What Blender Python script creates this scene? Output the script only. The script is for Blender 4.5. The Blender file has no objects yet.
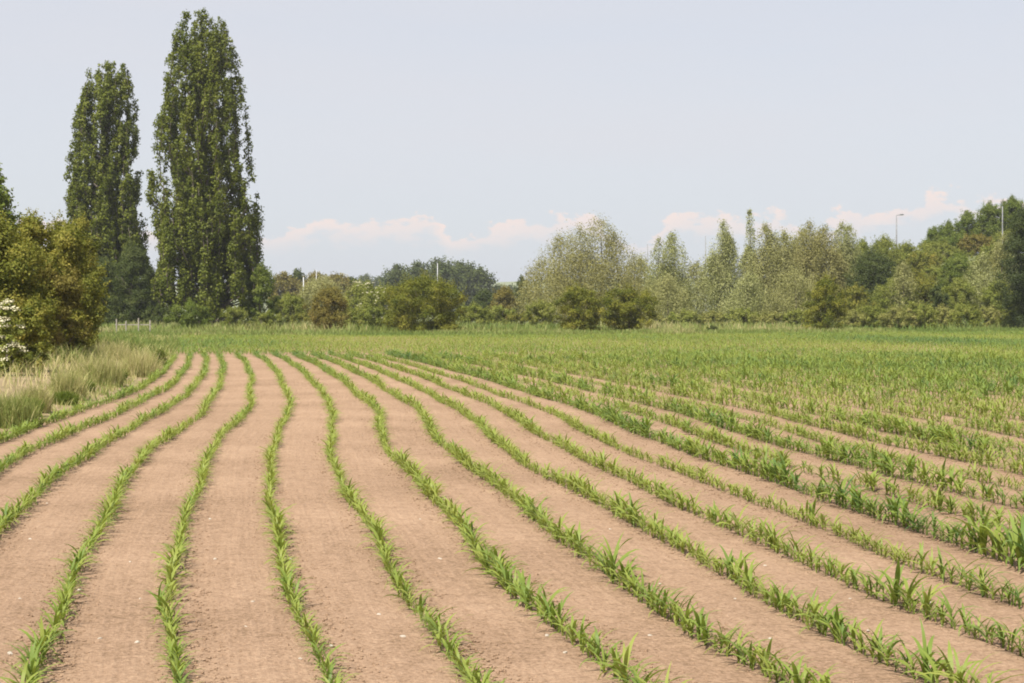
import bpy, math, random
import numpy as np

rng = np.random.default_rng(7)
random.seed(7)
scene = bpy.context.scene
COL = scene.collection

# ------------------------------------------------------------------ camera
F = 1700.0            # focal length in pixels of the 1024 px wide frame
EYE = 1.85
HOR = 309.0           # image row of the horizon
cam_d = bpy.data.cameras.new("camera")
cam_d.sensor_width = 36.0
cam_d.lens = F / 1024 * 36.0
cam_d.shift_y = -(341.5 - HOR) / 1024.0
cam_d.clip_start = 0.1
cam_d.clip_end = 9000
cam = bpy.data.objects.new("camera", cam_d)
cam.location = (0, 0, EYE)
cam.rotation_euler = (math.radians(90), 0, 0)
COL.objects.link(cam)
scene.camera = cam


def X_at(px, d):
    return (px - 512.0) / F * d


def Z_at(py, d):
    return EYE + (HOR - py) / F * d


# ------------------------------------------------------------------ materials
def new_mat(name):
    m = bpy.data.materials.new(name)
    m.use_nodes = True
    nt = m.node_tree
    nt.nodes.clear()
    return m, nt, nt.nodes, nt.links


def leaf_mat(name, stops, transl=0.3, rough=0.55, spec=0.3, obj_random=0.0, noise_scale=0.6):
    """foliage: colour varies leaf by leaf through the 'tint' attribute"""
    m, nt, N, L = new_mat(name)
    out = N.new('ShaderNodeOutputMaterial')
    at = N.new('ShaderNodeAttribute'); at.attribute_name = 'tint'
    ramp = N.new('ShaderNodeValToRGB')
    els = ramp.color_ramp.elements
    while len(els) < len(stops):
        els.new(0.5)
    for e, (p, c) in zip(els, stops):
        e.position = p; e.color = (*c, 1)
    geo = N.new('ShaderNodeNewGeometry')
    noi = N.new('ShaderNodeTexNoise'); noi.inputs['Scale'].default_value = noise_scale
    noi.inputs['Detail'].default_value = 2
    L.new(geo.outputs['Position'], noi.inputs['Vector'])
    add = N.new('ShaderNodeMath'); add.operation = 'MULTIPLY_ADD'
    L.new(noi.outputs['Fac'], add.inputs[0]); add.inputs[1].default_value = 0.5
    L.new(at.outputs['Fac'], add.inputs[2])
    sub = N.new('ShaderNodeMath'); sub.operation = 'SUBTRACT'; sub.inputs[1].default_value = 0.25
    L.new(add.outputs[0], sub.inputs[0])
    src = sub
    if obj_random:
        oi = N.new('ShaderNodeObjectInfo')
        a2 = N.new('ShaderNodeMath'); a2.operation = 'MULTIPLY_ADD'; a2.inputs[1].default_value = obj_random
        L.new(oi.outputs['Random'], a2.inputs[0]); L.new(sub.outputs[0], a2.inputs[2])
        a3 = N.new('ShaderNodeMath'); a3.operation = 'SUBTRACT'; a3.inputs[1].default_value = obj_random / 2
        L.new(a2.outputs[0], a3.inputs[0]); src = a3
    L.new(src.outputs[0], ramp.inputs['Fac'])
    p = N.new('ShaderNodeBsdfPrincipled')
    p.inputs['Roughness'].default_value = rough
    p.inputs['Specular IOR Level'].default_value = spec
    L.new(ramp.outputs['Color'], p.inputs['Base Color'])
    t = N.new('ShaderNodeBsdfTranslucent')
    hs = N.new('ShaderNodeHueSaturation'); hs.inputs['Value'].default_value = 1.15; hs.inputs['Saturation'].default_value = 1.1
    L.new(ramp.outputs['Color'], hs.inputs['Color']); L.new(hs.outputs['Color'], t.inputs['Color'])
    mix = N.new('ShaderNodeMixShader'); mix.inputs['Fac'].default_value = transl
    L.new(p.outputs[0], mix.inputs[1]); L.new(t.outputs[0], mix.inputs[2])
    L.new(mix.outputs[0], out.inputs['Surface'])
    return m


def plain_mat(name, c1, c2, scale=8.0, rough=0.8, bump=0.0, metallic=0.0, spec=0.3):
    m, nt, N, L = new_mat(name)
    out = N.new('ShaderNodeOutputMaterial')
    tc = N.new('ShaderNodeTexCoord')
    noi = N.new('ShaderNodeTexNoise'); noi.inputs['Scale'].default_value = scale; noi.inputs['Detail'].default_value = 5
    L.new(tc.outputs['Object'], noi.inputs['Vector'])
    ramp = N.new('ShaderNodeValToRGB')
    ramp.color_ramp.elements[0].position = 0.3; ramp.color_ramp.elements[0].color = (*c1, 1)
    ramp.color_ramp.elements[1].position = 0.7; ramp.color_ramp.elements[1].color = (*c2, 1)
    L.new(noi.outputs['Fac'], ramp.inputs['Fac'])
    p = N.new('ShaderNodeBsdfPrincipled')
    p.inputs['Roughness'].default_value = rough
    p.inputs['Metallic'].default_value = metallic
    p.inputs['Specular IOR Level'].default_value = spec
    L.new(ramp.outputs['Color'], p.inputs['Base Color'])
    if bump:
        b = N.new('ShaderNodeBump'); b.inputs['Strength'].default_value = 1; b.inputs['Distance'].default_value = bump
        L.new(noi.outputs['Fac'], b.inputs['Height']); L.new(b.outputs['Normal'], p.inputs['Normal'])
    L.new(p.outputs[0], out.inputs['Surface'])
    return m


def soil_mat():
    m, nt, N, L = new_mat("dry_soil")
    out = N.new('ShaderNodeOutputMaterial')
    tc = N.new('ShaderNodeTexCoord')
    uv = N.new('ShaderNodeUVMap'); uv.uv_map = 'row'
    n1 = N.new('ShaderNodeTexNoise'); n1.inputs['Scale'].default_value = 0.45; n1.inputs['Detail'].default_value = 4
    n2 = N.new('ShaderNodeTexNoise'); n2.inputs['Scale'].default_value = 38.0; n2.inputs['Detail'].default_value = 6; n2.inputs['Roughness'].default_value = 0.65
    n3 = N.new('ShaderNodeTexNoise'); n3.inputs['Scale'].default_value = 7.0; n3.inputs['Detail'].default_value = 5
    for n in (n1, n2, n3):
        L.new(tc.outputs['Object'], n.inputs['Vector'])
    mp = N.new('ShaderNodeMapping'); mp.inputs['Scale'].default_value = (22.0, 0.7, 1.0)
    L.new(uv.outputs['UV'], mp.inputs['Vector'])
    n4 = N.new('ShaderNodeTexNoise'); n4.inputs['Scale'].default_value = 1.0; n4.inputs['Detail'].default_value = 3
    L.new(mp.outputs['Vector'], n4.inputs['Vector'])

    def madd(a, k, b=None):
        x = N.new('ShaderNodeMath'); x.operation = 'MULTIPLY_ADD'
        L.new(a, x.inputs[0]); x.inputs[1].default_value = k
        if b is None:
            x.inputs[2].default_value = 0.0
        else:
            L.new(b, x.inputs[2])
        return x.outputs[0]
    s = madd(n1.outputs['Fac'], 0.22)
    s = madd(n2.outputs['Fac'], 0.52, s)
    s = madd(n3.outputs['Fac'], 0.16, s)
    s = madd(n4.outputs['Fac'], 0.10, s)
    ramp = N.new('ShaderNodeValToRGB')
    e = ramp.color_ramp.elements
    e[0].position = 0.37; e[0].color = (0.165, 0.106, 0.060, 1)
    e[1].position = 0.645; e[1].color = (0.425, 0.294, 0.194, 1)
    mid = e.new(0.5); mid.color = (0.304, 0.201, 0.129, 1)
    L.new(s, ramp.inputs['Fac'])
    h = madd(n2.outputs['Fac'], 0.7)
    h = madd(n3.outputs['Fac'], 0.9, h)
    h = madd(n4.outputs['Fac'], 0.35, h)
    b = N.new('ShaderNodeBump'); b.inputs['Strength'].default_value = 0.9; b.inputs['Distance'].default_value = 0.034
    L.new(h, b.inputs['Height'])
    p = N.new('ShaderNodeBsdfPrincipled'); p.inputs['Roughness'].default_value = 0.95
    p.inputs['Specular IOR Level'].default_value = 0.15
    L.new(ramp.outputs['Color'], p.inputs['Base Color']); L.new(b.outputs['Normal'], p.inputs['Normal'])
    L.new(p.outputs[0], out.inputs['Surface'])
    return m


M = {}
M['maize'] = leaf_mat("maize_leaf", [(0.0, (0.270, 0.305, 0.068)), (0.4, (0.185, 0.250, 0.046)), (1.0, (0.078, 0.148, 0.044))],
                      transl=0.34, rough=0.5, spec=0.22, obj_random=0.5, noise_scale=1.2)
M['poplar'] = leaf_mat("poplar_leaf", [(0, (0.068, 0.090, 0.010)), (0.5, (0.130, 0.155, 0.020)), (1, (0.215, 0.232, 0.040))], 0.33, 0.5, 0.15)
M['hawthorn'] = leaf_mat("hawthorn_leaf", [(0, (0.084, 0.106, 0.017)), (0.5, (0.176, 0.184, 0.031)), (1, (0.300, 0.258, 0.052))], 0.28, 0.6, 0.1)
M['brownbush'] = leaf_mat("brownish_leaf", [(0, (0.095, 0.090, 0.020)), (0.5, (0.175, 0.155, 0.034)), (1, (0.250, 0.200, 0.055))], 0.26, 0.6, 0.1)
M['olive'] = leaf_mat("olive_leaf", [(0, (0.105, 0.135, 0.022)), (0.5, (0.190, 0.215, 0.040)), (1, (0.285, 0.290, 0.075))], 0.28, 0.6, 0.1)
M['willow'] = leaf_mat("willow_leaf", [(0, (0.200, 0.208, 0.068)), (0.5, (0.295, 0.293, 0.110)), (1, (0.400, 0.385, 0.180))], 0.34, 0.6, 0.15)
M['willow_brown'] = leaf_mat("crack_willow_leaf", [(0, (0.190, 0.186, 0.058)), (0.5, (0.275, 0.262, 0.094)), (1, (0.365, 0.335, 0.145))], 0.34, 0.6, 0.15)
M['silver'] = leaf_mat("silver_leaf", [(0, (0.205, 0.225, 0.074)), (0.5, (0.305, 0.318, 0.122)), (1, (0.440, 0.440, 0.225))], 0.34, 0.55, 0.15)
M['fresh'] = leaf_mat("fresh_leaf", [(0, (0.070, 0.105, 0.016)), (0.5, (0.130, 0.172, 0.028)), (1, (0.210, 0.240, 0.055))], 0.3, 0.6, 0.12)
M['yellow'] = leaf_mat("yellow_green_leaf", [(0, (0.140, 0.160, 0.022)), (0.5, (0.220, 0.240, 0.040)), (1, (0.300, 0.300, 0.070))], 0.3, 0.55, 0.3)
M['dark'] = leaf_mat("dark_leaf", [(0, (0.036, 0.054, 0.012)), (0.5, (0.070, 0.094, 0.022)), (1, (0.130, 0.150, 0.042))], 0.24, 0.55, 0.15)
M['scrub'] = leaf_mat("pale_scrub_leaf", [(0, (0.140, 0.155, 0.034)), (0.5, (0.230, 0.235, 0.062)), (1, (0.340, 0.320, 0.110))], 0.28, 0.6, 0.12)
M['oakdark'] = leaf_mat("dark_oak_leaf", [(0, (0.022, 0.034, 0.010)), (0.5, (0.048, 0.068, 0.018)), (1, (0.100, 0.120, 0.036))], 0.2, 0.5, 0.15)
M['thorn'] = leaf_mat("thorn_leaf", [(0, (0.056, 0.078, 0.010)), (0.5, (0.145, 0.160, 0.020)), (1, (0.285, 0.262, 0.044))], 0.24, 0.6, 0.12)
M['elder'] = leaf_mat("elder_leaf", [(0, (0.120, 0.150, 0.024)), (0.5, (0.210, 0.235, 0.045)), (1, (0.310, 0.320, 0.095))], 0.28, 0.6, 0.12)
M['flower'] = leaf_mat("elder_flower", [(0, (0.50, 0.47, 0.30)), (1, (0.74, 0.70, 0.52))], 0.2, 0.7, 0.2)
M['grass'] = leaf_mat("grass_blade", [(0, (0.115, 0.175, 0.036)), (0.5, (0.205, 0.250, 0.066)), (0.75, (0.32, 0.31, 0.130)), (1, (0.46, 0.40, 0.220))], 0.3, 0.6, 0.2)
M['drygrass'] = leaf_mat("dry_grass_blade", [(0, (0.125, 0.180, 0.040)), (0.35, (0.265, 0.285, 0.085)), (0.65, (0.46, 0.410, 0.195)), (1, (0.64, 0.55, 0.320))], 0.28, 0.65, 0.15)
M['bark'] = plain_mat("bark", (0.055, 0.045, 0.034), (0.14, 0.115, 0.09), 3.0, 0.9, 0.03)
M['soil'] = soil_mat()
M['ground'] = plain_mat("rough_grassland", (0.075, 0.100, 0.030), (0.150, 0.155, 0.060), 0.25, 0.95, 0.05)
M['verge'] = plain_mat("verge_earth", (0.17, 0.135, 0.060), (0.31, 0.225, 0.135), 1.3, 0.95, 0.05)
M['hillgrass'] = plain_mat("hill_pasture", (0.135, 0.165, 0.075), (0.190, 0.210, 0.100), 0.006, 0.95)
M['steel'] = plain_mat("galvanised_steel", (0.42, 0.43, 0.44), (0.55, 0.56, 0.57), 4.0, 0.55, 0, 0.3)
M['darksteel'] = plain_mat("weathered_grey_paint", (0.16, 0.165, 0.17), (0.25, 0.255, 0.26), 4.0, 0.6)
M['lens'] = plain_mat("lamp_lens", (0.55, 0.56, 0.56), (0.65, 0.66, 0.66), 5.0, 0.25)
M['post'] = plain_mat("weathered_wood", (0.20, 0.18, 0.15), (0.34, 0.31, 0.26), 9.0, 0.85, 0.01)
M['signwhite'] = plain_mat("sign_white", (0.42, 0.44, 0.40), (0.52, 0.54, 0.50), 6.0, 0.5)
M['signgreen'] = plain_mat("sign_pale_green", (0.26, 0.42, 0.15), (0.34, 0.52, 0.20), 6.0, 0.5)
M['flint'] = plain_mat("flint_rind", (0.38, 0.32, 0.25), (0.62, 0.56, 0.47), 20.0, 0.6, 0.004)


# ------------------------------------------------------------------ mesh helpers
def mesh_np(name, verts, faces, mat, tint=None, smooth=False):
    """verts (n,3), faces (m,k) of one width k"""
    verts = np.asarray(verts, np.float32); faces = np.asarray(faces, np.int32)
    me = bpy.data.meshes.new(name)
    m, k = faces.shape
    me.vertices.add(len(verts)); me.vertices.foreach_set('co', verts.ravel())
    me.loops.add(m * k); me.loops.foreach_set('vertex_index', faces.ravel())
    me.polygons.add(m)
    me.polygons.foreach_set('loop_start', np.arange(0, m * k, k, dtype=np.int32))
    me.polygons.foreach_set('loop_total', np.full(m, k, np.int32))
    if smooth:
        me.polygons.foreach_set('use_smooth', np.ones(m, bool))
    me.update(calc_edges=True)
    if tint is not None:
        a = me.attributes.new('tint', 'FLOAT', 'POINT')
        a.data.foreach_set('value', np.asarray(tint, np.float32))
    me.materials.append(mat)
    return me


def obj(name, me, parent=None, loc=(0, 0, 0)):
    o = bpy.data.objects.new(name, me)
    COL.objects.link(o)
    o.location = loc
    if parent is not None:
        o.parent = parent
    return o


def tag(o, label=None, cat=None, group=None, kind=None):
    if label: o['label'] = label
    if cat: o['category'] = cat
    if group: o['group'] = group
    if kind: o['kind'] = kind
    return o


def thing(name, label, cat, loc, group=None):
    o = bpy.data.objects.new(name, None)
    o.empty_display_size = 0.3
    COL.objects.link(o); o.location = loc
    return tag(o, label, cat, group)


class MB:
    """collects tubes and boxes as quads"""
    def __init__(self): self.v = []; self.f = []; self.n = 0

    def add(self, v, f):
        self.v.append(np.asarray(v, float)); self.f.append(np.asarray(f, int) + self.n); self.n += len(v)

    def tube(self, pts, rad, n=7, cap=True):
        pts = np.asarray(pts, float); rad = np.asarray(rad, float)
        a = np.arange(n) * 2 * math.pi / n
        d = np.gradient(pts, axis=0); d /= np.linalg.norm(d, axis=1)[:, None] + 1e-9
        V = []
        for p, t, r in zip(pts, d, rad):
            ref = np.array([1.0, 0, 0]) if abs(t[0]) < 0.8 else np.array([0, 1.0, 0])
            u = np.cross(t, ref); u /= np.linalg.norm(u); w = np.cross(t, u)
            V.append(p + r * (np.cos(a)[:, None] * u + np.sin(a)[:, None] * w))
        V = np.concatenate(V); Fc = []
        for i in range(len(pts) - 1):
            for j in range(n):
                q = (j + 1) % n
                Fc.append((i * n + j, i * n + q, (i + 1) * n + q, (i + 1) * n + j))
        if cap:
            for ring, flip in ((0, True), (len(pts) - 1, False)):
                c = len(V); V = np.concatenate([V, pts[ring][None]])
                for j in range(0, n):
                    q = (j + 1) % n
                    Fc.append((ring * n + j, ring * n + q, c, c))
        # degenerate cap quads become thin: use a small inner ring instead
        Fc = [f if f[2] != f[3] else (f[0], f[1], f[2], f[2]) for f in Fc]
        self.add(V, Fc)

    def box(self, c, s):
        c = np.asarray(c, float); s = np.asarray(s, float) / 2
        v = [c + s * np.array(k) for k in ((-1, -1, -1), (1, -1, -1), (1, 1, -1), (-1, 1, -1), (-1, -1, 1), (1, -1, 1), (1, 1, 1), (-1, 1, 1))]
        self.add(v, [(0, 3, 2, 1), (4, 5, 6, 7), (0, 1, 5, 4), (1, 2, 6, 5), (2, 3, 7, 6), (3, 0, 4, 7)])

    def mesh(self, name, mat, smooth=True):
        V = np.concatenate(self.v); Fc = np.concatenate(self.f)
        me = bpy.data.meshes.new(name)
        me.from_pydata([tuple(x) for x in V], [], [tuple(dict.fromkeys(int(i) for i in f)) for f in Fc])
        if smooth:
            for p in me.polygons: p.use_smooth = True
        me.materials.append(mat); me.update()
        return me


def unit(v):
    return v / (np.linalg.norm(v, axis=-1, keepdims=True) + 1e-9)


def leaf_quads(c, nrm, length, width, up_bias=0.0):
    """one pointed, slightly folded leaf per centre; returns verts, faces"""
    n = len(c)
    t = rng.normal(size=(n, 3)); t[:, 2] += up_bias
    t = unit(t - nrm * np.sum(t * nrm, 1, keepdims=True))
    b = np.cross(nrm, t)
    L = np.asarray(length)[:, None]; W = np.asarray(width)[:, None]
    fold = nrm * W * 0.25
    v = np.stack([c - t * L * .5, c + b * W * .5 + fold - t * L * .05, c + t * L * .5, c - b * W * .5 + fold - t * L * .05], 1).reshape(-1, 3)
    f = (np.arange(n)[:, None] * 4 + np.array([0, 1, 2, 3])[None])
    return v, f


def foliage(name, clumps, crad, ctint, n, lsize, aspect, mat, vert=1.0, axis_r=None, up=0.35, up_bias=0.0, shell=0.5, tn=0.13, extra=None):
    """clumps (k,3) centres, crad radii; leaves fill each clump, denser near its skin"""
    k = len(clumps)
    w = crad ** 2; w = w / w.sum()
    i = rng.choice(k, n, p=w)
    d = unit(rng.normal(size=(n, 3)))
    r = crad[i] * (shell + (1 - shell) * rng.random(n)) ** 1.0 * rng.uniform(0.55, 1.08, n)
    off = d * r[:, None]; off[:, 2] *= vert
    c = clumps[i] + off
    outw = c - np.array([0, 0, 0]); outw[:, 2] = 0
    nrm = unit(d * 0.8 + unit(outw) * 0.25 + np.array([0, 0, up]) + rng.normal(size=(n, 3)) * 0.55)
    ls = lsize * rng.uniform(0.6, 1.35, n)
    v, f = leaf_quads(c, nrm, ls, ls * aspect, up_bias)
    tint = np.clip(ctint[i] + rng.normal(0, tn, n), 0, 1)
    tint = np.repeat(tint, 4)
    if extra is not None:
        f = np.concatenate([f, extra[1] + len(v)]); v = np.concatenate([v, extra[0]]); tint = np.concatenate([tint, extra[2]])
    return mesh_np(name, v, f, mat, tint)


# ------------------------------------------------------------------ terrain
def sstep(a, b, x):
    t = np.clip((x - a) / (b - a), 0, 1)
    return t * t * (3 - 2 * t)


def terrain(x, y):
    x = np.asarray(x, float); y = np.asarray(y, float)
    s = x / np.maximum(y, 1.0)
    bank = sstep(0.165, 0.28, s) * sstep(150, 232, y) * 9.5
    z = bank + 0.5 * sstep(140, 200, y) * np.sin(x * 0.05) * np.sin(y * 0.03)
    return z


# rows of the field: a drill line that swerves, measured in metres
BD = np.array([0, 6, 8, 10, 12, 14, 16, 18, 20, 22, 24, 26, 28, 30, 32, 34, 36, 38, 40, 44, 48, 52, 56, 60, 64, 68, 80, 125])
BX = np.array([-0.9, -1.88, -2.32, -2.74, -3.11, -3.44, -3.76, -4.08, -4.38, -4.64, -4.86, -5.05, -5.23, -5.43, -5.69, -6.0, -6.30, -6.60, -6.90, -7.51, -8.17, -8.84, -9.53, -10.26, -11.02, -11.78, -14.1, -22.5])
_fd = np.linspace(0, 125, 1001)
_fx = np.interp(_fd, BD, BX)
_k = np.exp(-0.5 * (np.arange(-16, 17) / 7.0) ** 2); _k /= _k.sum()
_fx = np.convolve(np.pad(_fx, 16, mode='reflect', reflect_type='odd'), _k, 'valid')
SP = 0.76
D_HEAD = 68.5         # where the long rows stop and the headland rows begin
D_EDGE = 137.0


def edge_d(x):
    return 113.0 + 0.42 * np.maximum(np.asarray(x, float), 0)


def base_x(d):
    return np.interp(d, _fd, _fx)


def row_off(k, d):
    near = 1 - sstep(9, 16, d)
    if k >= 0:
        return k * SP + near * (0.07 if k == 0 else -0.035 * min(k, 3))
    return k * SP * (1 - 0.22 * sstep(26, 42, d)) + 0.06 * sstep(26, 42, d)


def field_left(d):
    return base_x(d) + row_off(-3.5, d)


# ------------------------------------------------------------------ the setting
# ground, one sheet to the horizon, fine where the bank rises
ys = np.concatenate([np.linspace(-40, 100, 15), np.linspace(105, 330, 70), np.linspace(345, 3000, 28)])
xs = np.concatenate([np.linspace(-1500, -130, 12), np.linspace(-120, 160, 120), np.linspace(170, 1500, 12)])
gx, gy = np.meshgrid(xs, ys)
gz = terrain(gx, gy) - 0.03
gv = np.stack([gx, gy, gz], -1).reshape(-1, 3)
ny, nx = gx.shape
ii = (np.arange(ny - 1)[:, None] * nx + np.arange(nx - 1)[None]).ravel()
gf = np.stack([ii, ii + 1, ii + nx + 1, ii + nx], 1)
tag(obj("ground", mesh_np("ground", gv, gf, M['ground'], smooth=True)), kind='structure')

# soil of the field, with a map that follows the drill rows
fd = np.concatenate([np.linspace(2.5, 70, 271), np.linspace(71, D_EDGE, 60)])
fu = np.concatenate([np.linspace(0, 26, 131), np.linspace(28, 90, 32)])
sv, su = [], []
for d in fd:
    x = field_left(d) + fu
    wob = 0.012 * np.sin(fu * 8.3 + 0.1 * d) * (d < 60)
    sv.append(np.stack([x, np.full_like(x, d), wob * 0.5 + 0.004], -1)); su.append(np.stack([fu, np.full_like(fu, d)], -1))
sv = np.concatenate(sv); su = np.concatenate(su)
nu = len(fu)
ii = (np.arange(len(fd) - 1)[:, None] * nu + np.arange(nu - 1)[None]).ravel()
sf = np.stack([ii, ii + 1, ii + nu + 1, ii + nu], 1)
sme = mesh_np("field_soil", sv, sf, M['soil'], smooth=True)
uvl = sme.uv_layers.new(name='row')
uvl.data.foreach_set('uv', su[sf.ravel()].astype(np.float32).ravel())
tag(obj("field", sme), kind='structure')

# the verge on the left, a low bank
vd = np.linspace(4, 135, 180)
vw = np.array([0.0, 0.25, 0.6, 1.1, 1.8, 2.6, 3.6, 5, 7, 10, 14])
vv = []


def verge_z(d, w):
    h = 0.30 * sstep(0.2, 2.4, w) * sstep(8, 22, d) * (1 - sstep(75, 105, d))
    return h + 0.05 * np.sin(d * 0.5 + w * 1.1) * sstep(0.5, 2.4, w) * sstep(8, 20, d)


for d in vd:
    x = field_left(d) + 0.12 - vw
    vv.append(np.stack([x, np.full_like(x, d), verge_z(d, vw) + 0.008 - 0.02 * (vw > 12)], -1))
vv = np.concatenate(vv); nu = len(vw)
ii = (np.arange(len(vd) - 1)[:, None] * nu + np.arange(nu - 1)[None]).ravel()
tag(obj("verge", mesh_np("verge", vv, np.stack([ii, ii + nu, ii + nu + 1, ii + 1], 1), M['verge'], smooth=True)), kind='structure')

# far rising farmland closing the view
hx = np.linspace(-1450, 1450, 150); hy = np.linspace(1250, 2300, 24)
HX, HY = np.meshgrid(hx, hy)
HZ = sstep(1250, 1800, HY) * (27 + 5 * np.sin(HX * 0.004 + 1.0) + 3 * np.sin(HX * 0.011)) - 0.5
ii = (np.arange(len(hy) - 1)[:, None] * len(hx) + np.arange(len(hx) - 1)[None]).ravel()
tag(obj("distant_hill", mesh_np("distant_hill", np.stack([HX, HY, HZ], -1).reshape(-1, 3), np.stack([ii, ii + 1, ii + len(hx) + 1, ii + len(hx)], 1), M['hillgrass'], smooth=True)), kind='structure')


# ------------------------------------------------------------------ maize
def maize_variant(nleaf, seg, seed):
    """a young maize plant about 0.22 m tall: short stem and arching leaves in two ranks"""
    r = np.random.default_rng(seed)
    V, Q, n = [], [], 0
    plane = 0.0
    for i in range(nleaf):
        az = plane + (math.pi if i % 2 else 0) + r.normal(0, 0.45)
        h0 = 0.012 + 0.085 * i / nleaf
        young = i / max(nleaf - 1, 1)
        L = r.uniform(0.15, 0.20) * (0.72 + 0.5 * math.sin(math.pi * (0.25 + 0.6 * young)))
        W = r.uniform(0.014, 0.023)
        e0 = math.radians(r.uniform(48, 72) + 10 * young)
        bend = math.radians(r.uniform(60, 125) * (1.05 - 0.5 * young))
        p = np.array([0.0, 0.0, h0]); dirh = np.array([math.cos(az), math.sin(az), 0]); side = np.array([-math.sin(az), math.cos(az), 0])
        tw = r.normal(0, 0.35)
        for s in range(seg + 1):
            u = s / seg
            e = e0 - bend * u ** 1.4
            if s:
                p = p + (dirh * math.cos(e) + np.array([0, 0, math.sin(e)])) * L / seg
            w = W * (0.42 + 0.58 * math.sin(math.pi * min(1, u * 1.15 + 0.12))) if u < 0.999 else 0.0012
            sd = side * math.cos(tw * u) + np.array([0, 0, 1]) * math.sin(tw * u)
            V.append(p - sd * w / 2); V.append(p + sd * w / 2)
            if s:
                Q.append((n + 2 * s - 2, n + 2 * s - 1, n + 2 * s + 1, n + 2 * s))
        n += 2 * (seg + 1)
    # stem: two crossed tapering blades of sheath
    for a in (0.4, 0.4 + math.pi / 2):
        sd = np.array([math.cos(a), math.sin(a), 0])
        V += [-sd * 0.006, sd * 0.006, sd * 0.004 + np.array([0, 0, 0.105]), -sd * 0.004 + np.array([0, 0, 0.105])]
        Q.append((n, n + 1, n + 2, n + 3)); n += 4
    V = np.array(V); V[:, 2] = np.maximum(V[:, 2], 0.004)
    return V, np.array(Q)


NEARV = [maize_variant(7, 5, 100 + i) for i in range(14)]
MIDV = [maize_variant(6, 3, 200 + i) for i in range(10)]
FARV = [maize_variant(5, 2, 300 + i) for i in range(8)]

row_h = {k: (0.88 if k < 10 else 1.0) + 0.24 * rng.random() for k in range(-4, 110)}
row_h.update({-3: 0.9, -2: 0.86, -1: 0.84, 0: 0.84, 1: 0.82, 2: 0.84, 3: 0.92, 4: 1.05, 5: 1.08, 6: 1.05, 7: 1.08, 8: 0.92, 9: 1.44, 10: 1.12, 11: 1.34, 12: 0.85, 13: 1.1, 14: 1.28, 15: 0.82})
_ph = rng.uniform(0, 6.28, (6, 3))


def patch(x, y):
    v = 0
    for (a, b, c), f in zip(_ph, (0.11, 0.19, 0.31, 0.5, 0.8, 1.3)):
        v = v + np.sin(f * x * math.cos(a) + f * 0.55 * y * math.sin(a) + b) / (1 + 2 * f)
    return v / 2.4


PX, PY, PS, PK, PG = [], [], [], [], []
for k in range(-3, 100):
    d = 6.0
    ph1, ph2 = rng.uniform(0, 6.28, 2)
    dens = {10: 0.8, 8: 0.95}.get(k, 1.0)
    while d < D_HEAD:
        d += 0.068 * rng.uniform(0.4, 1.6) * (1.0 if d < 30 else 1.35)
        if k == -3 and d < 20: continue
        x = base_x(d) + float(row_off(k, d)) + 0.03 * math.sin(d * 0.5 + ph1) + 0.02 * math.sin(d * 1.3 + ph2) + rng.normal(0, 0.012)
        if x > 0.302 * d + 3.0: continue
        if x < -0.302 * d - 2.0: continue
        wave = math.sin(d * 2.1 + ph1 * 3) + math.sin(d * 3.7 + ph2 * 2) + math.sin(d * 0.83 + ph1)
        if rng.random() > dens * (0.98 - 0.16 * max(0, -wave - 1.3)): continue
        PX.append(x); PY.append(d); PK.append(k)
        g = patch(x, d)
        PS.append(row_h[k] * (1 + 0.2 * g) * (1 + 0.09 * wave) * (rng.uniform(0.66, 1.2) + 0.16 * (rng.random() < .06)) * (1.0 if d < 30 else 1.1))
        PG.append(g * 0.5 - (0.14 if k > 12 else -0.05 if k in (9, 10, 11) else 0) + (row_h[k] - (1.05 if k < 10 else 1.15)) * 0.8)
j = 0
while True:
    d0 = D_HEAD + 0.55 + j * SP; j += 1
    if d0 > D_EDGE - 0.4: break
    rh = 0.95 + 0.12 * rng.random()
    rg = rng.normal(0, 0.05)
    x0 = field_left(d0) + 0.1; x1 = 0.302 * d0 + 3.0
    xx = np.arange(x0, x1, 0.165) + rng.normal(0, 0.03, len(np.arange(x0, x1, 0.165)))
    dd = d0 + 0.05 * np.sin(xx * 0.3 + j) + rng.normal(0, 0.015, len(xx))
    ok_ = dd < edge_d(xx) - 0.3; xx = xx[ok_]; dd = dd[ok_]
    g = patch(xx, dd * 2.0)
    PX += list(xx); PY += list(dd); PK += [200 + j] * len(xx)
    PS += list(rh * (1 + 0.22 * g) * rng.uniform(0.8, 1.25, len(xx)) * 1.15); PG += list(g * 0.42 + rg - 0.13)
PX, PY, PS, PK, PG = map(np.array, (PX, PY, PS, PK, PG))

# the 300 plants that show largest stand as individuals, the rest is one crop
pxl = 512 + PX / PY * F; pyl = HOR + (EYE - 0.08) / PY * F
shown = (pxl > -4) & (pxl < 1028) & (pyl < 690)
order = np.argsort(np.where(shown, PY / PS ** 0.5, 1e9))
near_ids = set(order[:300].tolist())

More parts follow.
